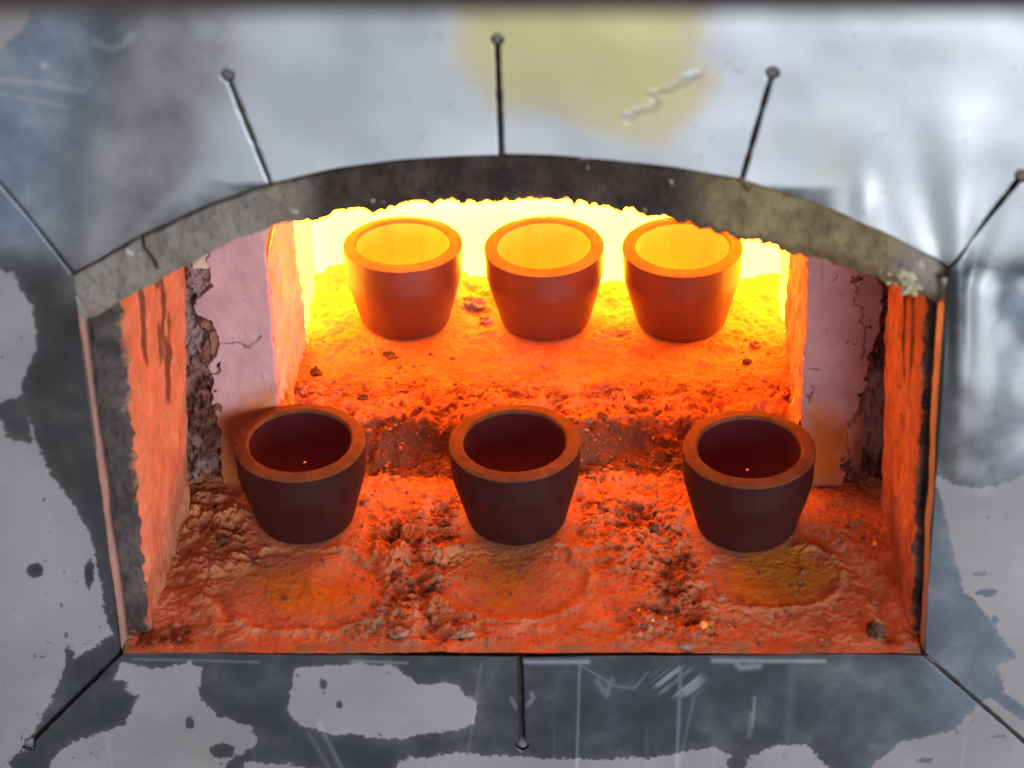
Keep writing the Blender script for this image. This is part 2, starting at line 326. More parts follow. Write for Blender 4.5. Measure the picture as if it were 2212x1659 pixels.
xs = np.linspace(-0.176, 0.192, 640); ys = np.concatenate([np.linspace(-0.0012, 0.20, 380), np.linspace(0.2007, 0.315, 130)])
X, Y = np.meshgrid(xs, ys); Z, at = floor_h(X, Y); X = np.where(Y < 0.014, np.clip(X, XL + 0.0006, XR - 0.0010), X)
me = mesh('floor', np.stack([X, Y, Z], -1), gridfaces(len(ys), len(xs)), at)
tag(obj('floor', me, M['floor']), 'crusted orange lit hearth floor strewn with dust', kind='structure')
def fh(x, y): h, _ = floor_h(np.array([x]), np.array([y])); return float(h[0])
# base under the floor
V, Q = boxes([(-0.18, 0.196, 0.014, 0.34, -0.03, -0.008)])
tag(obj('ground', mesh('ground', V, Q, smooth=False), M['board']), 'dark insulation base under the hearth floor', kind='structure')

# ---------------- muffle: side walls, vault, back wall, front plaster slabs
MX0, MX1, MY0, MY1, MZ = -0.1068, 0.1338, 0.1285, 0.289, 0.118
muf = empty('muffle', (0.0135, 0.22, 0.0)); tag(muf, 'glowing ceramic muffle chamber behind the pots with pink plastered front edges', 'muffle')
def child(name, me, mat, par=muf):
    me.transform(Matrix.Translation(-par.location)); return obj(name, me, mat, par)
def sidewall(xin, sgn, YA, YB):
    ys_ = np.linspace(YA, YB, 110); zs_ = np.linspace(-0.012, MZ + 0.004, 110)
    Yg, Zg = np.meshgrid(ys_, zs_)
    d = 0.0016 * fbm(Yg * 60, Zg * 25, s=101 + sgn, o=4) + 0.0007 * fbm(Yg * 260, Zg * 120, s=111, o=3)
    edge = np.exp(-((Yg - MY0) / 0.004) ** 2); d = d - 0.0025 * edge * (0.6 + 0.8 * vn(Zg * 160, 0 * Zg, s=7))
    Xg = xin - sgn * d * -1.0
    Xg = np.where(Yg > 0, xin + sgn * d, Xg)
    Vg = np.stack([Xg, Yg, Zg], -1).reshape(-1, 3)
    Fg = gridfaces(len(zs_), len(ys_))
    nb = len(Vg); vb, qb = box(*(sorted((xin - sgn * 0.004, xin - sgn * 0.030))), YA + 0.001, YB, -0.012, MZ + 0.004)
    Vall = np.concatenate([Vg, np.array(vb)]); Fall = np.concatenate([Fg, np.array(qb) + nb])
    st = np.concatenate([(-0.9 + 1.1 * sm(0.02, -0.0, Yg - MY0 - 0.004)).ravel(), np.full(8, -2.0)]); z = np.zeros(len(Vall))
    return mesh('side_wall', Vall, Fall, dict(streak=st, orange=z, crack=z))
for xw, sg in ((MX0, 1), (MX1, -1)):
    child('side_wall', sidewall(xw, sg, MY0, 0.226), M['wall']); child('side_wall', sidewall(xw, sg, 0.226, MY1), M['hotside'])
th = np.linspace(0, math.pi, 49); ysv = np.linspace(MY0, MY1, 30)
cxm, rx, rz = (MX0 + MX1) / 2, (MX1 - MX0) / 2, 0.082
def vault(y0, y1):
    rows = []
    for y in (y0, y1): rows.append(np.stack([cxm - rx * np.cos(th), np.full_like(th, y), MZ + rz * np.sin(th)], -1))
    return mesh('vault', np.concatenate(rows), gridfaces(2, len(th)))
def vshell(y0, y1):
    rows = []
    for g, y in ((0.0012, y1), (0.0012, y0), (0.034, y0), (0.034, y1)): rows.append(np.stack([cxm - (rx + g) * np.cos(th), np.full_like(th, y), MZ + 0.0 + (rz + g) * np.sin(th)], -1))
    return mesh('vault_shell', np.concatenate(rows), gridfaces(4, len(th)), dict(streak=np.full(4 * len(th), -2.0)), smooth=False)
child('vault_shell', vshell(MY0 - 0.0015, MY1), M['wall'])
child('vault', vault(0.212, MY1), M['hotroof']); child('vault', vault(MY0, 0.212), M['dimroof'])
V, Q = box(MX0 - 0.03, MX1 + 0.03, MY1 - 0.002, MY1 + 0.02, -0.02, 0.064)
child('back_wall', mesh('back_wall', V, Q, smooth=False), M['hotwall'])
V, Q = box(MX0 - 0.03, MX1 + 0.03, MY1 - 0.001, MY1 + 0.02, 0.0641, MZ + rz + 0.03)
child('back_wall', mesh('back_wall', V, Q, smooth=False), M['hotroof'])
def plaster(sgn, xin, edgepx, cracks, orangepoly):
    e = unp(*np.array(edgepx, float).T, 1, MY0 - 0.003); e = e[np.argsort(e[:, 2])]
    zs_ = np.linspace(-0.004, 0.150, 330); ts = np.linspace(0, 1, 76)
    xo = np.interp(zs_, e[:, 2], e[:, 0]) + 0.0009 * fbm(zs_ * 260, 0 * zs_, s=131 + sgn, o=4)
    xi = xin + 0.0005 * fbm(zs_ * 200, 0 * zs_, s=141 + sgn, o=3)
    Zg, T = np.meshgrid(zs_, ts, indexing='ij'); Xg = xi[:, None] * (1 - T) + xo[:, None] * T
    u, v = px(np.stack([Xg, np.full_like(Xg, MY0 - 0.003), Zg], -1))
    crack = np.zeros_like(Xg); 
    for c in cracks: crack = np.maximum(crack, np.exp(-(pdist(u + 7 * fbm(Xg * 300, Zg * 300, s=6, o=3), v + 5 * fbm(Xg * 300, Zg * 300, s=16, o=3), c) / 1.7) ** 2) * 0.8)
    Yg = MY0 - 0.003 + 0.0006 * fbm(Xg * 70, Zg * 45, s=151, o=4) + 0.0012 * crack
    Yg = Yg + 0.003 * sm(0.975, 1.0, T) + 0.0022 * sm(0.03, 0.0, T)
    orange = sm(-34, 40, spoly(u + 22 * fbm(Xg * 90, Zg * 90, s=8, o=3), v, orangepoly))  # orange patch mixes stain with furnace glow put into the colour
    streak = -0.9 + 0.5 * sm(0.06, 0.02, Zg)
    # edge band returning into the wall
    Vg = np.stack([Xg, Yg, Zg], -1)
    last = Vg[:, -1:, :].copy(); last[:, :, 1] += 0.009; first = Vg[:, :1, :].copy(); first[:, :, 1] += 0.004
    Vg = np.concatenate([first, Vg, last], 1); pad = lambda a: np.concatenate([a[:, :1], a, a[:, -1:]], 1)
    return mesh('plaster_slab', Vg, gridfaces(len(zs_), len(ts) + 2), dict(crack=pad(crack), orange=pad(orange), streak=pad(streak)))
def z4(L): return [((100 + x / 2.37) / 1.1573, (600 + y / 2.37) / 1.1573) for x, y in L]
def z6(L): return [((1660 + x / 2.37) / 1.1573, (600 + y / 2.37) / 1.1573) for x, y in L]
eL = z4([(985, -200), (1000, 60), (990, 130), (1020, 280), (935, 350), (905, 395), (920, 440), (1010, 480), (1025, 540), (1052, 590), (1040, 700), (985, 750), (1020, 800), (1030, 850), (1005, 900), (1010, 990), (1060, 1110), (1060, 1250), (1078, 1400), (1085, 1500)])
eR = z6([(1240, -100), (1250, 210), (1300, 300), (1308, 400), (1285, 490), (1275, 560), (1240, 650), (1195, 690), (1222, 735), (1215, 860), (1170, 960), (1158, 1040), (1098, 1085), (1090, 1180), (1095, 1330), (1070, 1400), (1060, 1480)])
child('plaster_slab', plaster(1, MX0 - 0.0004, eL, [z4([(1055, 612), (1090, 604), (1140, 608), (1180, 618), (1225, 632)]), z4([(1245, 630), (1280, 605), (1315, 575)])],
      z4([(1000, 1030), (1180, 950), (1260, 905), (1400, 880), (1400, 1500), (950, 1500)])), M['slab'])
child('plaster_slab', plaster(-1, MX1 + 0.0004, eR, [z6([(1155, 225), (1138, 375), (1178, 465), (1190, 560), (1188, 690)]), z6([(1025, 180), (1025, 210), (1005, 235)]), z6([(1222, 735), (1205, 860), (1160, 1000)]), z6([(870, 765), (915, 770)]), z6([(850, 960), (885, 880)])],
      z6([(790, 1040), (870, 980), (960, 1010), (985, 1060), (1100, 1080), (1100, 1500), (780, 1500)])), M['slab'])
def mortar(x0, x1, seed, palepoly):
    xg = np.linspace(x0, x1, 60); zg = np.linspace(-0.004, 0.16, 260); Zg, Xg = np.meshgrid(zg, xg, indexing='ij')
    n1 = fbm(Xg * 110, Zg * 90, s=seed, o=5, g=0.6)
    Yg = MY0 + 0.001 + 0.0042 * n1 + 0.0016 * (1 - np.abs(fbm(Xg * 200, Zg * 200, s=seed + 3, o=3)) * 2)
    u, v = px(np.stack([Xg, Yg, Zg], -1))
    pale = sm(-10, 10, spoly(u + 12 * n1, v, palepoly)) if palepoly else sm(0.15, 0.5, fbm(Xg * 160, Zg * 90, s=seed + 9, o=3)) * 0.8
    return mesh('mortar_joint', np.stack([Xg, Yg, Zg], -1), gridfaces(260, 60), dict(pale=pale))
child('mortar_joint', mortar(-0.166, -0.1325, 161, None), M['mortar'])
child('mortar_joint', mortar(0.1535, 0.182, 171, z6([(1215, 740), (1320, 850), (1300, 1300), (1270, 1300), (1200, 1200), (1150, 1300), (1080, 1350), (1090, 1080), (1180, 900)])), M['mortar'])

# ---------------- jambs
def jamb(name, sgn, fx, bx, label):
    """fx(z): x of the front inner arris, bx: x of the rear arris; sgn +1 for the left block whose face looks to +x"""
    zs_ = np.linspace(-0.006, 0.215, 330)
    prof = []                                            # (kind, t)
    nf, ni = 44, 120
    xf = np.interp(zs_, *zip(*fx)); xb = np.interp(zs_, *zip(*bx))
    rows = []
    att = dict(streak=[], orange=[], crack=[], char=[])
    rag = 0.0011 * fbm(zs_ * 210, 0 * zs_, s=181 + sgn, o=4)
    for k in range(nf):                                  # front face, outside to arris
        t = k / (nf - 1); x = (xf + sgn * rag) - sgn * (1 - t) * 0.028; y = 0.0155 + 0 * zs_
        n = fbm(x * 130, zs_ * 90, s=191 + sgn, o=5, g=0.6); rows.append(np.stack([x, y + 0.0014 * n + 0.0016 * sm(0.93, 1.0, t), zs_], -1))
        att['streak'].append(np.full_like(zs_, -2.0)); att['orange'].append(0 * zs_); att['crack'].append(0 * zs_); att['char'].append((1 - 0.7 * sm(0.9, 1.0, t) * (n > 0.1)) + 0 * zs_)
    for k in range(1, ni):                               # inner face
        t = k / (ni - 1); y = 0.0165 + t * 0.097; x = xf * (1 - t) + xb * t
        yy = y + 0 * zs_; n = fbm(yy * 70, zs_ * 22, s=201 + sgn, o=5, g=0.58); n2 = fbm(yy * 240, zs_ * 130, s=211 + sgn, o=3)
        d = 0.0009 * n + 0.0005 * n2 + rag * max(0, 1 - t * 12) - 0.0018 * sm(0.94, 1.0, t)
        rows.append(np.stack([x + sgn * d, yy, zs_], -1))
        band = np.exp(-((t - (0.62 if sgn > 0 else 0.45)) / 0.17) ** 2) * sm(0.01, 0.12, zs_) * (0.75 + 0.5 * vn(zs_ * 60, yy * 200, s=217)) + 0.9 * np.exp(-((t - 0.30) / 0.07) ** 2) * sm(0.09, 0.13, zs_)
        att['streak'].append(-0.62 + 1.75 * band); att['orange'].append(0 * zs_); att['crack'].append(0 * zs_); att['char'].append(0 * zs_)
    x = xb - sgn * 0.03; rows.append(np.stack([x, 0.1135 + 0 * zs_, zs_], -1))
    for k in att: att[k].append(att[k][-1])
    V = np.stack(rows, 1)
    me = mesh(name, V, gridfaces(len(zs_), len(rows)), {k: np.stack(a, 1) for k, a in att.items()})
    o = obj(name, me, M['jamb']); tag(o, label, 'furnace jamb'); return o
jl = unp(np.array([262., 318.]), np.array([660., 1310.]), 1, 0.0165); jr = unp(np.array([1998., 1968.]), np.array([700., 1340.]), 1, 0.0165)
jlb = unp(np.array([404., 412.]), np.array([640., 1040.]), 1, 0.1135); jrb = unp(np.array([1912., 1902.]), np.array([700., 1060.]), 1, 0.1135)
def fz(a): a = a[np.argsort(a[:, 2])]; k = (a[1, 0] - a[0, 0]) / (a[1, 2] - a[0, 2]); return [(-0.01, a[0, 0] + k * (-0.01 - a[0, 2])), (0.22, a[0, 0] + k * (0.22 - a[0, 2]))]
jamb('jamb_block', 1, fz(jl), fz(jlb), 'firebrick doorway jamb glowing orange with dark streaks at the left of the opening')
jamb('jamb_block', -1, fz(jr), fz(jrb), 'narrow firebrick doorway jamb with brown burn at the right of the opening')

# ---------------- lintel
LT = [(140, 600), (158, 590), (300, 512), (440, 447), (580, 397), (720, 364), (860, 343), (1000, 333), (1082, 331), (1200, 333), (1320, 342), (1460, 357), (1600, 383), (1740, 425), (1860, 472), (1960, 522), (2045, 570), (2070, 585)]
LB = [(180, 700), (205, 690), (280, 645), (400, 583), (500, 530), (600, 493), (700, 472), (800, 458), (900, 447), (1000, 440), (1100, 437), (1200, 440), (1300, 450), (1400, 466), (1500, 492), (1600, 523), (1720, 556), (1830, 588), (1940, 622), (2030, 662), (2060, 680)]
LY = 0.0068
pt = unp(*np.array(LT, float).T, 1, LY); pb = unp(*np.array(LB, float).T, 1, LY)
n = 1250; xs_ = np.linspace(-0.172, 0.187, n)
zt = np.interp(xs_, pt[:, 0], pt[:, 2]) + 0.0005 * fbm(xs_ * 200, 0 * xs_, s=221, o=4); zb = np.interp(xs_, pb[:, 0], pb[:, 2])
def smooth1(a, k): 
    ker = np.ones(k) / k; p = np.pad(a, k, mode='edge'); return np.convolve(p, ker, 'same')[k:-k]
zt = smooth1(zt, 15); zb = smooth1(zb, 25)
ragm = 0.25 + 1.0 * sm(-0.09, -0.05, xs_) * sm(0.17, 0.11, xs_)
zb = zb + ragm * (0.0011 * fbm(xs_ * 110, 0 * xs_, s=231, o=5, g=0.65)) + ragm * 0.0008 * fbm(xs_ * 420, 0 * xs_, s=239, o=2)
rows = []; A = dict(soot=[], olive=[], edge=[], crack=[])
def addrow(x, y, z, tv):
    P = np.stack([x, y, z], -1); u, v = px(P)
    A['soot'].append(sm(560, 760, u) * sm(1640, 1400, u) * 1.15 - 0.1 + 0.5 * sm(0.75, 1.0, np.full_like(x, tv)) * sm(600, 800, u))
    A['olive'].append(np.maximum(sm(520, 600, u) * sm(720, 620, u) * 0.4, sm(1330, 1560, u) * sm(2010, 1880, u) * (0.95 - 0.3 * tv)) + 0.35 * sm(600, 400, u) * sm(0.6, 0.9, tv) + 0.5 * sm(.7, .95, np.full_like(x, tv)) * sm(800, 1200, u))
    A['edge'].append(sm(0.70, 1.02, np.full_like(x, tv)) * sm(560, 700, u) * 1.1 + 0.6 * sm(1600, 1800, u) * sm(0.4, 0.8, np.full_like(x, tv)))
    cr = np.exp(-(pdist(u, v, [(306, 508), (309, 535), (330, 562), (337, 580)]) / 3.6) ** 2) + 0.7 * np.exp(-(pdist(u, v, [(1590, 385), (1615, 412)]) / 2.5) ** 2)
    A['crack'].append(np.clip(cr, 0, 1)); return P, cr
for k in range(4):
    P, c = addrow(xs_, np.full(n, 0.05 - k * 0.0135), zt + 0.006 * (1 - k / 4), 0.0); rows.append(P)
nfz = 64
for k in range(nfz):
    t = k / (nfz - 1); z = zt * (1 - t) + zb * t
    nn = fbm(xs_ * 90, z * 90, s=241, o=5, g=0.6); n3 = fbm(xs_ * 300, z * 300, s=251, o=3)
    y = LY - 0.0016 * math.sin(math.pi * t) + 0.0007 * nn + 0.0005 * n3 + 0.0035 * sm(0.06, 0.0, t) + 0.0035 * sm(0.92, 1.0, t)
    P, c = addrow(xs_, y, z, t); P[:, 1] += 0.002 * np.clip(c, 0, 1); rows.append(P)
nu = 56
for k in range(1, nu):
    t = k / (nu - 1); y = LY + 0.0035 + t * 0.104 + 0 * xs_
    r = 0.0024 * ragm * fbm(xs_ * 120, y * 120, s=261, o=4, g=0.6)
    zz = zb * (1 - 0.3 * t) + smooth1(zb, 61) * 0.3 * t + r * min(1, t * 6) + 0.010 * t
    P, c = addrow(xs_, y, zz, 1.0); rows.append(P)
P = rows[-1].copy(); P[:, 2] += 0.05; rows.append(P)
for k in A: A[k].append(A[k][-1])
lin = obj('arch_lintel', mesh('arch_lintel', np.stack(rows, 0), gridfaces(len(rows), n), A), M['lintel'])
tag(lin, 'segmental arch lintel of grey refractory with sooty middle and ragged glowing underside', 'lintel')

# ---------------- steel front plate: sectors between the expansion slots
# slot: (start px on the opening, end px = drilled hole centre, hole radius px, half width px at start, at end)
SL = [((158, 588), (-45, 350), 15, 4.0, 3.0), ((583, 396), (491, 164), 14, 4.5, 6.0), ((1083, 331), (1074, 82), 13, 7.0, 5.0),
      ((1602, 381), (1668, 153), 14, 4.5, 5.0), ((2052, 572), (2206, 376), 15, 4.0, 6.0), ((1996, 1411), (2236, 1622), 15, 5.0, 6.0),
      ((1122, 1417), (1128, 1608), 16, 7.0, 8.5), ((263, 1406), (61, 1606), 18, 6.0, 7.0)]
OUT = [(-1000, -560), (200, -700), (1061, -720), (1900, -700), (3150, -560), (3100, 2350), (1150, 2450), (-950, 2400)]
topc = LT[1:-1]
def seg(i):
    a = np.array(SL[i][0], float); b = np.array(SL[(i + 1) % 8][0], float)
    if i < 4:
        pts = [tuple(a)] + [(x, y) for x, y in topc if a[0] + 12 < x < b[0] - 12] + [tuple(b)]
    else: pts = [tuple(a), tuple(b)]
    return np.array(pts, float)
def toplate(uv): P = unp(uv[:, 0], uv[:, 1], 1, 0.0); return P[:, [0, 2]]
PXM = np.linalg.norm(toplate(np.array([[1000., 800.]])) - toplate(np.array([[1001., 800.]])))     # metres per survey pixel
PV, PF, off = [], [], 0
LIFT = [0.0003, 0.0011, 0.0002, 0.0009, 0.0, 0.0008, 0.0004, 0.0012]
for i in range(8):
    fine = i in (5, 6)
    inner = toplate(seg(i)); cum = np.r_[0, np.cumsum(np.linalg.norm(np.diff(inner, axis=0), axis=1))]
    nc = int(cum[-1] / (0.00062 if fine else 0.00095)); tt = np.linspace(0, 1, nc + 1)
    inn = np.stack([np.interp(tt * cum[-1], cum, inner[:, k]) for k in (0, 1)], -1)
    if i < 4: inn[1:-1, 1] = smooth1(inn[:, 1], 7)[1:-1]
    oa, ob = toplate(np.array([OUT[i]], float))[0], toplate(np.array([OUT[(i + 1) % 8]], float))[0]
    outp = oa[None] * (1 - tt[:, None]) + ob[None] * tt[:, None]
    j = (i + 1) % 8
    def sinfo(q):
        s0 = toplate(np.array([SL[q][0]], float))[0]; e = toplate(np.array([SL[q][1]], float))[0]; o = toplate(np.array([OUT[q]], float))[0]
        return s0, e, o
    (sa, ea, oA), (sb, eb, oB) = sinfo(i), sinfo(j)
    nr = 320 if not fine else 270
    ss = np.linspace(0, 1, nr) ** 1.5
    P = np.zeros((nr, nc + 1, 2))
    def path(s0, e, o, q):
        """boundary line: straight along the slot to the hole, then on to the outer corner; returns points and half width"""
        l1 = np.linalg.norm(e - s0); r = SL[q][2] * PXM; l2 = np.linalg.norm(o - e); dist = ss * (l1 + l2)
        pts = np.where((dist <= l1)[:, None], s0 + (e - s0) * (dist / l1)[:, None], e + (o - e) * ((dist - l1) / l2)[:, None])
        w0, w1 = SL[q][3] * PXM, SL[q][4] * PXM
        wob = 1 + 0.18 * vn(dist * 240, 0 * dist, s=301 + q)
        wd = np.where(dist < l1, (w0 + (w1 - w0) * dist / l1) * wob, 0.0)
        wd = np.maximum(wd, np.sqrt(np.clip(r * r - (dist - l1) ** 2, 0, None)))
        dr = np.where((dist <= l1)[:, None], (e - s0) / l1, (o - e) / l2); nrm = np.stack([-dr[:, 1], dr[:, 0]], -1)
        return pts, wd, nrm
    pa, wa, na = path(sa, ea, oA, i); pbb, wb, nb_ = path(sb, eb, oB, j)
    mid = (inn[nc // 2])
    sga = np.sign(np.sum((inn[min(3, nc)] - sa) * na[0])); sgb = np.sign(np.sum((inn[-4] - sb) * nb_[0]))
    for r_ in range(nr):
        base = inn * (1 - ss[r_]) + outp * ss[r_]
        base = base + (pa[r_] - base[0])[None] * (1 - tt[:, None]) + (pbb[r_] - base[-1])[None] * tt[:, None]
        ln = np.linalg.norm(base[-1] - base[0]); da = tt * ln; db = (1 - tt) * ln
        base = base + (na[r_] * sga * wa[r_])[None] * np.exp(-da / 0.008)[:, None] + (nb_[r_] * sgb * wb[r_])[None] * np.exp(-db / 0.008)[:, None]
        P[r_] = base
    lift = LIFT[i] * np.exp(-ss / 0.06)[:, None] * np.ones(nc + 1)[None]
    lift = lift * np.minimum(1, 1.0)
    # the offset must vanish where neighbouring sectors are joined
    join = (ss * 1.0)[:, None]
    PV.append(np.stack([P[..., 0], -lift, P[..., 1]], -1).reshape(-1, 3)); PF.append(gridfaces(nr, nc + 1, off=off)); off += nr * (nc + 1)
PV = np.concatenate(PV); PF = np.concatenate(PF)
u, v = px(np.stack([PV[:, 0], 0 * PV[:, 0], PV[:, 2]], -1))
x, z = PV[:, 0], PV[:, 2]
warp = 0.0022 * fbm(x * 7, z * 7, s=401, o=2) + 0.0007 * fbm(x * 22, z * 22, s=411, o=2)
warp += 0.0018 * np.exp(-((u - 1250) / 420) ** 2 - ((v - 90) / 150) ** 2)
fan = sm(150, 520, v) * sm(900, 560, v) * sm(1850, 2010, u)
du = (u - 2070) / (0.25 + 0.75 * np.clip((620 - v) / 300, 0, 1.4))
warp += fan * 0.0016 * np.cos(du / 34.0) * np.exp(-(du / 150) ** 2) + 0.0016 * np.exp(-((u - 1870) / 28) ** 2 - ((v - 440) / 60) ** 2)
warp += 0.0014 * np.exp(-((u - 2110) / 60) ** 2) * sm(560, 640, v) * sm(1000, 800, v)
warp += 0.0028 * np.exp(-((u - 185) / 60) ** 2 - ((v - 420) / 190) ** 2)
sq = [(1352, 244), (1372, 232), (1400, 224), (1412, 205), (1404, 192), (1440, 182), (1475, 165), (1500, 148)]
dsq = pdist(u, v, sq); dsq = dsq + 5 * fbm(u / 14, v / 14, s=425, o=2); warp += 0.0004 * np.exp(-(dsq / 5) ** 2) * (0.7 + 0.6 * vn(u / 18, v / 18, s=426)) - 0.0005 * np.exp(-(pdist(u, v, [(a + 6, b + 13) for a, b in sq]) / 7) ** 2)
PV[:, 1] -= warp * sm(1500, 1250, v) + 0.25 * warp * sm(1250, 1500, v)
# ---- stains, with some painted highlights and shading, laid down as fields
film = np.full(len(u), -60.0)
for p in [[(-500, 930), (60, 900), (110, 1030), (160, 1090), (205, 1180), (225, 1280), (245, 1360), (150, 1430), (112, 1500), (70, 1590), (20, 1640), (60, 1760), (-500, 1800)],
          [(-100, 560), (30, 590), (70, 680), (78, 760), (40, 860), (-100, 900)], [(-200, -100), (75, -60), (60, 60), (0, 110), (-200, 160)],
          [(265, 1425), (330, 1440), (410, 1425), (435, 1440), (430, 1500), (470, 1545), (540, 1560), (560, 1600), (480, 1659), (380, 1800), (60, 1800), (110, 1640), (190, 1560), (240, 1470)],
          [(640, 1432), (860, 1435), (905, 1475), (985, 1478), (1030, 1520), (1020, 1560), (930, 1585), (800, 1590), (650, 1570), (620, 1530)],
          [(820, 1800), (860, 1640), (950, 1625), (1100, 1630), (1300, 1640), (1540, 1615), (1600, 1640), (1680, 1605), (1740, 1608), (1790, 1650), (1830, 1800)],
          [(1880, 1660), (1950, 1600), (2060, 1570), (2140, 1500), (2212, 1560), (2400, 1700), (2300, 1800), (1900, 1800)],
          [(2020, 1030), (2120, 1060), (2300, 1000), (2400, 1500), (2230, 1540), (2170, 1500), (2160, 1440), (2200, 1420), (2130, 1330), (2080, 1280), (2060, 1180)],
          [(530, 1640), (700, 1660), (760, 1800), (500, 1800)], [(2170, -80), (2300, -60), (2300, 60), (2190, 15)]]:
    film = np.maximum(film, spoly(u, v, p))
for p in [[(235, 1470), (300, 1500), (270, 1560), (150, 1600), (40, 1625), (60, 1590), (130, 1530)],
          [(0, 880), (60, 905), (70, 960), (10, 950)]]:
    film = np.minimum(film, -spoly(u, v, p))
for cu, cv, a, b in [(78, 1230, 16, 14), (195, 1235, 8, 22), (150, 1415, 10, 24), (252, 1477, 26, 12), (240, 1510, 6, 5), (445, 1490, 10, 16), (410, 1560, 9, 12), (700, 1475, 8, 14), (735, 1520, 7, 9), (480, 1620, 26, 14), (1590, 1645, 22, 16), (2120, 1240, 14, 7), (2135, 1280, 16, 6), (2150, 1340, 9, 9), (1990, 1640, 24, 6), (2160, 1590, 20, 4)]:
    film = np.minimum(film, -sell(u, v, cu, cv, a, b) * 1.5 - 1)
film = np.clip(film / 28.0, -1.6, 1.6)
silver = sm(-60, 160, spoly(u, v, [(230, 560), (420, 250), (560, -300), (2230, -300), (2240, 300), (2120, 560), (2060, 580), (1600, 300), (900, 300), (560, 410)]))
silver = np.maximum(silver * sm(620, 560, v), 0.9 * sm(300, 520, u) * sm(420, 380, v) * sm(2330, 2150, u))
silver = np.maximum(silver, 0.75 * sm(1750, 1850, u) * sm(2350, 2200, u) * sm(620, 500, v))
silver = np.maximum(silver, 0.7 * np.exp(-((u - 2120 - (v - 700) * .02) / 45) ** 2) * sm(540, 620, v) * sm(1150, 800, v))  # highlight along the bulged right edge, painted as a pale streak
silver = np.maximum(silver, 0.62 * sm(2035, 2090, u) * sm(560, 620, v) * sm(1180, 900, v) * (0.75 + 0.5 * vn(u / 60, v / 60, s=428)))
silver = np.where(v > 1400, 0, silver); silver *= sm(120, 330, u)
straw = sm(-120, 90, spoly(u, v, [(1010, -300), (1490, -300), (1475, 60), (1465, 140), (1500, 170), (1490, 200), (1420, 262), (1330, 262), (1210, 205), (1090, 190), (1030, 120)])) * 1.6
straw = np.maximum(straw, 0.55 * sm(-50, 40, spoly(u, v, [(1040, 90), (1100, 200), (1300, 300), (1450, 260), (1470, 180), (1300, 150)])))
straw = np.maximum(straw, 0.35 * np.exp(-((u - 1790) / 50) ** 2 - ((v - 330) / 120) ** 2)) - 0.8 * np.exp(-(dsq / 8) ** 2); brownx = 0.55 * np.exp(-(pdist(u, v, [(a + 7, b + 14) for a, b in sq]) / 5) ** 2)  # crease: highlight painted on the ridge, shade painted in the hollow
brown = np.maximum(0.95 * sm(-70, 90, spoly(u, v, [(150, 640), (120, 420), (230, 200), (300, -200), (620, -200), (540, 120), (450, 330), (380, 500)])),  # upper left: dull lighting and reflection painted as a brown-grey veil
                   0.55 * sm(0, 60, spoly(u, v, [(2010, 900), (2060, 800), (2260, 820), (2200, 1000), (2050, 1100)])))
brown = np.maximum(brown, brownx)
blue = np.maximum(sm(300, 100, u) * sm(640, 480, v), 0.75 * sm(1900, 2080, u) * sm(950, 1200, v)); blue = np.maximum(blue, 0.35 * sm(1700, 1950, u) * sm(1400, 1440, v)); blue = np.maximum(blue, .8 * sm(2040, 2150, u) * sm(560, 640, v) * sm(1200, 900, v))
sooty = np.maximum(0.9 * sm(320, 120, u) * sm(480, 640, v) * sm(1500, 1250, v), 0.6 * sm(2020, 2060, u) * sm(760, 850, v) * sm(1200, 1050, v) * sm(2212, 2080, u))
scratch = np.zeros(len(u))
for pts, wd, k in [([(1252, 1430), (1246, 1660)], 2.6, 0.55), ([(1470, 1440), (1462, 1660)], 4.0, 0.5), ([(1500, 1500), (1465, 1660)], 3.0, 0.25), ([(1040, 1430), (1012, 1620)], 2.5, 0.3), ([(1630, 1505), (1625, 1570)], 3.0, 0.6), ([(1622, 1540), (1618, 1590)], 4, 0.35),
                   ([(1715, 1430), (1700, 1600)], 12.0, 0.13), ([(1255, 1435), (1330, 1480), (1370, 1485), (1400, 1450)], 2.5, 0.4), ([(690, 1560), (740, 1660)], 4.0, 0.45), ([(660, 1570), (715, 1660)], 3.0, 0.3),
                   ([(1115, 1525), (1105, 1505)], 4, 0.5), ([(1140, 1520), (1152, 1505), (1148, 1495)], 5, 0.6), ([(1290, 1470), (1310, 1500), (1322, 1465)], 6, 0.4), ([(290, 1421), (560, 1426)], 3, 0.4), ([(760, 1424), (880, 1428)], 3, 0.6), ([(1135, 1426), (1270, 1427)], 5, 0.9), ([(1540, 1424), (1780, 1426)], 5, 0.8), ([(1590, 1428), (1600, 1440), (1640, 1436)], 7, 0.7),
                   ([(0, 175), (110, 185), (180, 200)], 6, 0.35), ([(0, 205), (150, 235)], 5, 0.25), ([(205, 95), (240, 110), (270, 95), (285, 80)], 8, 0.35), ([(92, 144), (97, 146)], 6, 0.9), ([(1880, 1610), (1930, 1615)], 8, .12)]:
    scratch = np.maximum(scratch, k * np.exp(-(pdist(u, v, pts) / wd) ** 2))
sme = sm(0, 22, sell(u, v, 1465, 1470, 70, 42)); scratch = np.maximum(scratch, sme * np.clip(0.35 + 1.2 * vn((u * 0.8 + v) / 7, (u - v) / 160, s=421), 0, 0.85))
me = mesh('front_plate', PV, PF, dict(film=film, silver=silver, straw=straw, brown=brown, blue=blue, sooty=sooty, scratch=scratch))
plate = obj('front_plate', me, M['plate'])
tag(plate, 'stained sheet steel furnace front cut by narrow slots round the arched opening', 'steel plate')
wl = plate.modifiers.new('weld', 'WELD'); wl.merge_threshold = 0.0001
sd = plate.modifiers.new('thick', 'SOLIDIFY'); sd.thickness = 0.0015; sd.offset = 0.0
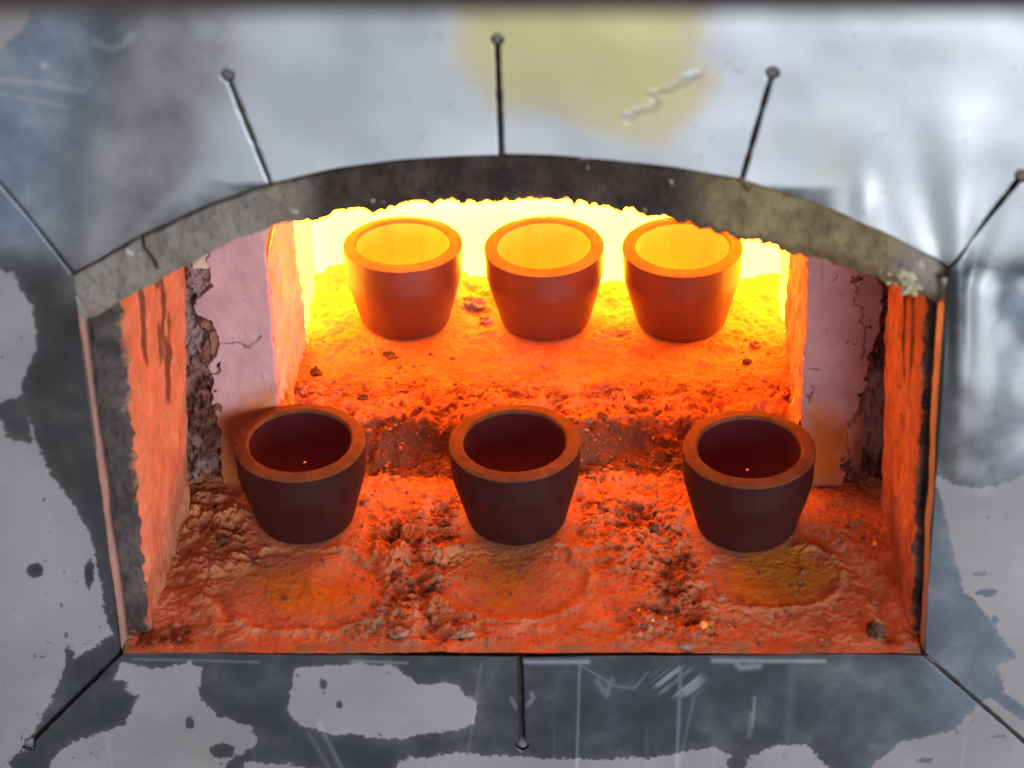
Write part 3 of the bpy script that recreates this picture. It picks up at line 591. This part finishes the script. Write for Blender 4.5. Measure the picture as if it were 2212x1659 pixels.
# folded lips down both sides
def lip(u0, v0, u1, v1, dx, dm=1.0):
    a, b = unp(np.array([u0, u1], float), np.array([v0, v1], float), 1, 0.0)
    n_ = 120; t = np.linspace(0, 1, n_)[:, None]; L = a * (1 - t) + b * t; L[:, 0] += 0.0003 * fbm(L[:, 2] * 60, 0 * L[:, 2], s=431, o=3)
    rows = []
    for k, (dy, ddx) in enumerate([(-0.0004, 0), (0.002, 0.0), (0.006, dx * .5), (0.0115, dx), (0.0115, dx - np.sign(dx) * 0.0012), (0.0012, -np.sign(dx) * 0.0012)]):
        R = L.copy(); R[:, 1] += dm * dy * sm(0, .06, t[:, 0]); R[:, 0] += ddx; rows.append(R)
    return mesh('folded_lip', np.stack(rows, 1), gridfaces(n_, 6))
obj('folded_lip', lip(164, 640, 263, 1404, 0.0012), M['lip'], plate); obj('folded_lip', lip(2041, 600, 1996, 1410, -0.0012, 0.65), M['lip'], plate)

# pale discs added in the drilled slot ends, standing for the backing board
pm = m_lump('grey slot backing disc', (0.09, 0.08, 0.078), (0.20, 0.185, 0.175))
t_ = np.linspace(0, 2 * np.pi, 24, endpoint=False)
for q in range(8):
    c = toplate(np.array([SL[q][1]], float))[0]; r0 = SL[q][2] * PXM * 0.80
    rr_ = np.array([0.001, 0.6, 0.95, 1.0])[:, None] * r0; yy_ = np.array([-0.0003, -0.0002, 0.0003, 0.003])[:, None] + 0 * t_
    i0 = np.argmin((PV[:, 0] - c[0]) ** 2 + (PV[:, 2] - c[1]) ** 2)
    obj('slot_backing_disc', mesh('slot_backing_disc', np.stack([c[0] + rr_ * np.cos(t_), yy_ + PV[i0, 1] + 0.0004, c[1] + rr_ * np.sin(t_) - 0.12 * r0], -1), gridfaces(4, 24, True)), pm, plate)

# ---------------- casing board behind the plate and closed shell round the muffle
V, Q = boxes([(-0.50, XL - 0.003, 0.0026, 0.0125, -0.26, 0.44), (XR + 0.003, 0.50, 0.0026, 0.0125, -0.26, 0.44), (XL - 0.003, XR + 0.003, 0.0026, 0.0125, -0.26, -0.004)])
xt = np.linspace(XL - 0.003, XR + 0.003, 80); zt_ = np.interp(xt, pt[:, 0], pt[:, 2]) + 0.0022
tv = np.concatenate([np.stack([xt, 0 * xt + 0.0026, zt_], -1), np.stack([xt, 0 * xt + 0.0026, 0 * xt + 0.44], -1)]); q2 = gridfaces(2, 80) + len(V)
V = np.concatenate([np.array(V), tv]); Q = np.concatenate([np.array(Q), q2])
tag(obj('wall', mesh('wall', V, Q, smooth=False), M['board']), 'charred insulation board behind the steel front', kind='structure')
V, Q = boxes([(-0.25, -0.20, 0.0135, 0.36, -0.10, 0.36), (0.21, 0.26, 0.0135, 0.36, -0.10, 0.36), (-0.20, 0.21, 0.0135, 0.36, 0.26, 0.36), (-0.20, 0.21, 0.34, 0.36, -0.1, 0.26), (-0.20, 0.21, 0.0135, 0.34, -0.1, -0.04)])
tag(obj('furnace_shell', mesh('furnace_shell', V, Q, smooth=False), M['board']), 'insulation enclosing the muffle', kind='structure')

# ---------------- dark hood edge hanging in front of the top of the plate
hp = unp(np.array([-300., 2500.]), np.array([-30., -30.]), 1, -0.42)
hood = empty('hood_edge', (0, -0.42, float(hp[:, 2].mean())))
def bar(x0, x1, y0, y1, z0, z1): v_, q_ = box(x0, x1, y0, y1, z0, z1); return mesh('b', v_, q_, smooth=False)
hb = obj('bar', bar(-0.5, 0.5, -0.012, 0.012, 0.0, 0.03), M['dark'], hood); hf = obj('flange', bar(-0.5, 0.5, -0.016, -0.0121, 0.004, 0.06), M['dark'], hood)
hood.rotation_euler = (0, math.atan2(-(hp[1, 2] - hp[0, 2]), hp[1, 0] - hp[0, 0]), 0)
tag(hood, 'blurred dark hood edge along the top of the picture', 'hood')

# ================================================================== OBJECTS
def lathe(prof, nseg, seed, chip=0.0):
    prof = np.array(prof); t = np.linspace(0, 2 * np.pi, nseg, endpoint=False)
    r = prof[:, 0][:, None] * np.ones(nseg)[None]; zz = prof[:, 1][:, None] * np.ones(nseg)[None]
    cx, cy = np.cos(t)[None], np.sin(t)[None]
    nz = fbm(cx * 3 + 10, cy * 3 + 10, zz * 60, s=seed, o=3); r = r + 0.00012 * nz * (r > 0.001)
    if chip is not None and chip > 0:
        top = sm(0.0428, 0.0434, zz); r = r - chip * top * np.clip(fbm(cx * 14 + 30, cy * 14 + 30, s=seed + 5, o=3) - 0.15, 0, 1) * (prof[:, 0][:, None] > 0.0285)
    V = np.stack([r * cx, r * cy, zz], -1)
    return mesh('lathe', V, gridfaces(len(prof), nseg, True))
def curve(pts, n_):
    pts = np.array(pts, float); d = np.r_[0, np.cumsum(np.linalg.norm(np.diff(pts, axis=0), axis=1))]; t = np.linspace(0, d[-1], n_)
    P = np.stack([np.interp(t, d, pts[:, k]) for k in (0, 1)], -1)
    for _ in range(2): P[1:-1] = (P[:-2] + 2 * P[1:-1] + P[2:]) / 4
    return P
outer = curve([(0.0, 0.0003), (0.0214, 0.0003), (0.0222, 0.0007), (0.0226, 0.0016), (0.0260, 0.0146), (0.0291, 0.0264), (0.0294, 0.0280), (0.0300, 0.0428)], 70)
rimp = curve([(0.0300, 0.0428), (0.0300, 0.04315), (0.0298, 0.0434), (0.0270, 0.0439), (0.0246, 0.0443), (0.0241, 0.0442), (0.0237, 0.0437), (0.02335, 0.0427)], 40)
inner = curve([(0.02335, 0.0427), (0.0229, 0.0385), (0.0218, 0.0335), (0.0195, 0.0287), (0.0155, 0.0257), (0.0090, 0.0242), (0.0, 0.0238)], 44)
deep = curve([(0.02335, 0.0427), (0.0229, 0.038), (0.0219, 0.031), (0.0200, 0.024), (0.0165, 0.018), (0.0100, 0.0148), (0.0, 0.0140)], 44)
def cup(name, i, tilt, body, rim, label):
    x_, y_, z_ = CUPS[i]
    o = empty(name, (x_, y_, z_)); o.rotation_mode = 'ZYX'; o.rotation_euler = (math.radians(tilt[0]), math.radians(tilt[1]), random.uniform(0, 6.28))
    obj('body', lathe(outer, 112, 500 + i), M[body], o); obj('rim', lathe(rimp, 112, 500 + i, 0.0012), M[rim], o); obj('bowl', lathe(deep if i > 2 else inner, 96, 510 + i), M['bowlhot' if i > 2 else 'bowldark'], o)
    tag(o, label, 'cup', 'clay cups standing in the furnace'); return o
cup('clay_cup', 0, (2.6, 0.3), 'cupdark', 'rimdark', 'dark clay cup with bright bead inside, front row beside the left jamb')
cup('clay_cup', 1, (2.0, -0.2), 'cupdark', 'rimdark', 'dark clay cup with notched rim in the middle of the front row')
cup('clay_cup', 2, (1.8, 0.4), 'cupdark', 'rimdark', 'dark clay cup above the amber floor stain, rightmost of the front row')
cup('clay_cup', 3, (-2.0, 0.4), 'cuphot', 'rimhot', 'red hot clay cup at the left of the back row')
cup('clay_cup', 4, (0.6, -0.3), 'cuphot', 'rimhot', 'red hot clay cup in the middle of the back row')
cup('clay_cup', 5, (0.3, 0.3), 'cuphot', 'rimhot', 'red hot clay cup partly hidden by the arch at the right of the back row')

# beads
def lump_mesh(r, seed, sub=3, rough=0.35, sc=(1, 1, 1)):
    n_ = 8 * sub; th_ = np.linspace(0, np.pi, n_ // 2 + 1); ph = np.linspace(0, 2 * np.pi, n_, endpoint=False)
    T, Ph = np.meshgrid(th_, ph, indexing='ij'); d = np.stack([np.sin(T) * np.cos(Ph), np.sin(T) * np.sin(Ph), np.cos(T)], -1)
    nn = fbm(d[..., 0] * 1.6 + 5, d[..., 1] * 1.6 + 5, d[..., 2] * 1.6 + 5, s=seed, o=4, g=0.6)
    V = d * (r * (1 + rough * nn))[..., None] * np.array(sc)
    return mesh('lump', V, gridfaces(len(th_), n_, True), smooth=rough < 0.1)
for (pu, pv, lab) in [(0, 0, 'tiny shiny metal bead inside the front cup by the left jamb'), (2, 0, 'tiny shiny metal bead inside the rightmost front cup')]:
    p = np.array(CUPS[pu]) + np.array([0.0004, 0.0070, 0.0252])
    o = obj('metal_bead', lump_mesh(0.0013, 3, 3, 0.03, (1, 1, 0.8)), M['bead']); o.location = p; tag(o, lab, 'bead', 'metal beads in the cups')

# larger lumps one can pick out
LUMPS = [(845, 765, 22, 8, 'lumpd', 'flat dark chip lying below the left back cup', 0.016), (683, 808, 15, 13, 'lumpd', 'dark clinker lump near the foot of the left chamber wall', 0.016),
         (655, 850, 18, 14, 'lumpr', 'rounded reddish lump behind the left front cup', 0.016), (785, 862, 11, 9, 'lumpd', 'small dark lump right of the left front cup rim', 0.014),
         (1025, 655, 26, 22, 'lumpr', 'larger baked lump between the left and middle back cups', 0.018), (1050, 690, 16, 12, 'lumpr', 'smaller baked lump beside the foot of the middle back cup', 0.017),
         (1632, 752, 13, 11, 'lumpr', 'reddish lump below the right back cup', 0.016), (1613, 787, 11, 10, 'lumpd', 'dark crumb in front of the right back cup', 0.016),
         (1300, 915, 14, 8, 'lumpd', 'dark flat lump behind the gap between middle and right front cups', 0.012), (1412, 1143, 15, 13, 'lumpd', 'dark lump left of the rightmost front cup', 0.001),
         (1890, 1365, 20, 22, 'lumpd', 'dark upright lump in the right front corner of the hearth', 0.001), (850, 1150, 12, 16, 'lumpd', 'dark lump between the left and middle front cups', 0.001),
         (640, 1178, 0, 0, '', '', 0), (860, 1368, 22, 14, 'lumpr', 'reddish lump near the front edge left of the bottom slot', 0.001), (1000, 1368, 26, 12, 'lumpr', 'knobbly reddish lump just left of the bottom slot', 0.001),
         (1845, 1130, 18, 10, 'lumpr', 'flat reddish lump by the right jamb', 0.001), (1560, 1290, 14, 8, 'lumpr', 'small lump at the left edge of the amber stain', 0.001),
         (480, 1165, 13, 12, 'lumpd', 'dark lump in front of the left jamb foot', 0.001), (1480, 1395, 16, 8, 'lumpr', 'low lump at the front edge right of the bottom slot', 0.001)]
for k, (pu, pv, a, b, mt, lab, zz) in enumerate(LUMPS):
    if a == 0: continue
    p = unp(np.array([float(pu)]), np.array([float(pv)]), 2, zz)[0]; p[2] = fh(p[0], p[1])
    a_, b_ = a * PXM * 1.05, b * PXM * 1.05
    o = obj('debris_lump', lump_mesh(1.0, 600 + k, 3, 0.38, (a_, (a_ + b_) / 2, b_ * 0.85)), M[mt]); o.location = (p[0], p[1], p[2] + b_ * 0.2)
    o.rotation_euler = (0, 0, random.uniform(-0.4, 0.4)); tag(o, lab, 'debris', 'lumps lying on the hearth')
for k, (pu, pv, a, lab) in enumerate([(1520, 1352, 9, 'largest bright amber slag grain near the front edge'), (1437, 1338, 4.5, 'small amber slag grain left of the largest one'), (1380, 1312, 4.5, 'small amber slag grain farthest from the front edge'),
                                      (1410, 1345, 4.5, 'small amber slag grain in the middle of the cluster'), (1352, 1420, 0, ''), (1525, 1408, 0, 'small amber slag grain on the front edge below the largest'), (1318, 1408, 0, 'small amber slag grain on the front edge right of the bottom slot'), (1890, 1175, 5, 'amber slag grain beside the right jamb')]):
    if not a: continue
    p = unp(np.array([float(pu)]), np.array([float(pv)]), 2, 0.001)[0]
    o = obj('slag_grain', lump_mesh(a * PXM, 700 + k, 2, 0.4, (1, 1, 0.8)), M['slag']); o.location = (p[0], p[1], fh(p[0], p[1]) + a * PXM * 0.3); tag(o, lab, 'slag grain', 'amber slag grains on the hearth')
# pale crust on the right end of the lintel: knobs grown together
cr = []; crf = []; no = 0
for k in range(46):
    uu = 1972 + 44 * rng.normal() * 0.55; vv = 592 + 34 * rng.normal() * 0.55
    p = unp(np.array([uu]), np.array([vv]), 1, LY)[0]; r = rng.uniform(0.0008, 0.0024)
    m_ = lump_mesh(r, 800 + k, 2, 0.4); co = np.zeros(len(m_.vertices) * 3); m_.vertices.foreach_get('co', co); co = co.reshape(-1, 3) + p + np.array([0, 0.0002, 0])
    cr.append(co); crf.append(gridfaces(9, 16, True) + no); no += len(co)
obj('yellow_crust', mesh('yellow_crust', np.concatenate(cr), np.concatenate(crf), smooth=True), M['crust'], lin)['label'] = 'knobbly pale yellow crust'

# loose crumbs: one object, nobody could count them
ico = np.array([(0, 0, 1), (.894, 0, .447), (.276, .851, .447), (-.724, .526, .447), (-.724, -.526, .447), (.276, -.851, .447), (.724, .526, -.447), (-.276, .851, -.447), (-.894, 0, -.447), (-.276, -.851, -.447), (.724, -.526, -.447), (0, 0, -1)])
icf = np.array([(0, 1, 2), (0, 2, 3), (0, 3, 4), (0, 4, 5), (0, 5, 1), (1, 6, 2), (2, 7, 3), (3, 8, 4), (4, 9, 5), (5, 10, 1), (2, 6, 7), (3, 7, 8), (4, 8, 9), (5, 9, 10), (1, 10, 6), (6, 11, 7), (7, 11, 8), (8, 11, 9), (9, 11, 10), (10, 11, 6)])
NC = 9000
cx_ = rng.uniform(-0.155, 0.17, NC); cy_ = rng.uniform(0.002, 0.24, NC)
hh, aa = floor_h(cx_, cy_)
dens = np.clip(0.08 + aa['dirt_shade'] * 0.8 + 0.5 * vn(cx_ * 60, cy_ * 60, s=901), 0.02, 1); keep = rng.uniform(0, 1, NC) < dens
for a, b, c in CUPS: keep &= np.hypot(cx_ - a, cy_ - b) > 0.026
keep &= ~((cy_ > 0.12) & ((cx_ < -0.104) | (cx_ > 0.131)))
cx_, cy_, hh = cx_[keep], cy_[keep], hh[keep]; K = len(cx_)
rr = 0.00035 + 0.0012 * rng.uniform(0, 1, K) ** 4.0
Vc = ico[None] * (1 + 0.35 * rng.uniform(-1, 1, (K, 12, 1))) * rr[:, None, None] * np.array([1, 1, 0.7]) * rng.uniform(0.6, 1.4, (K, 1, 3)) + np.stack([cx_, cy_, hh + rr * 0.15], -1)[:, None]
Fcr = (icf[None] + (np.arange(K) * 12)[:, None, None]).reshape(-1, 3)
tag(obj('loose_crumbs', mesh('loose_crumbs', Vc.reshape(-1, 3), Fcr, smooth=False), M['crumb']), 'fine crumbs and grit scattered over the hearth floor', 'grit', kind='stuff')
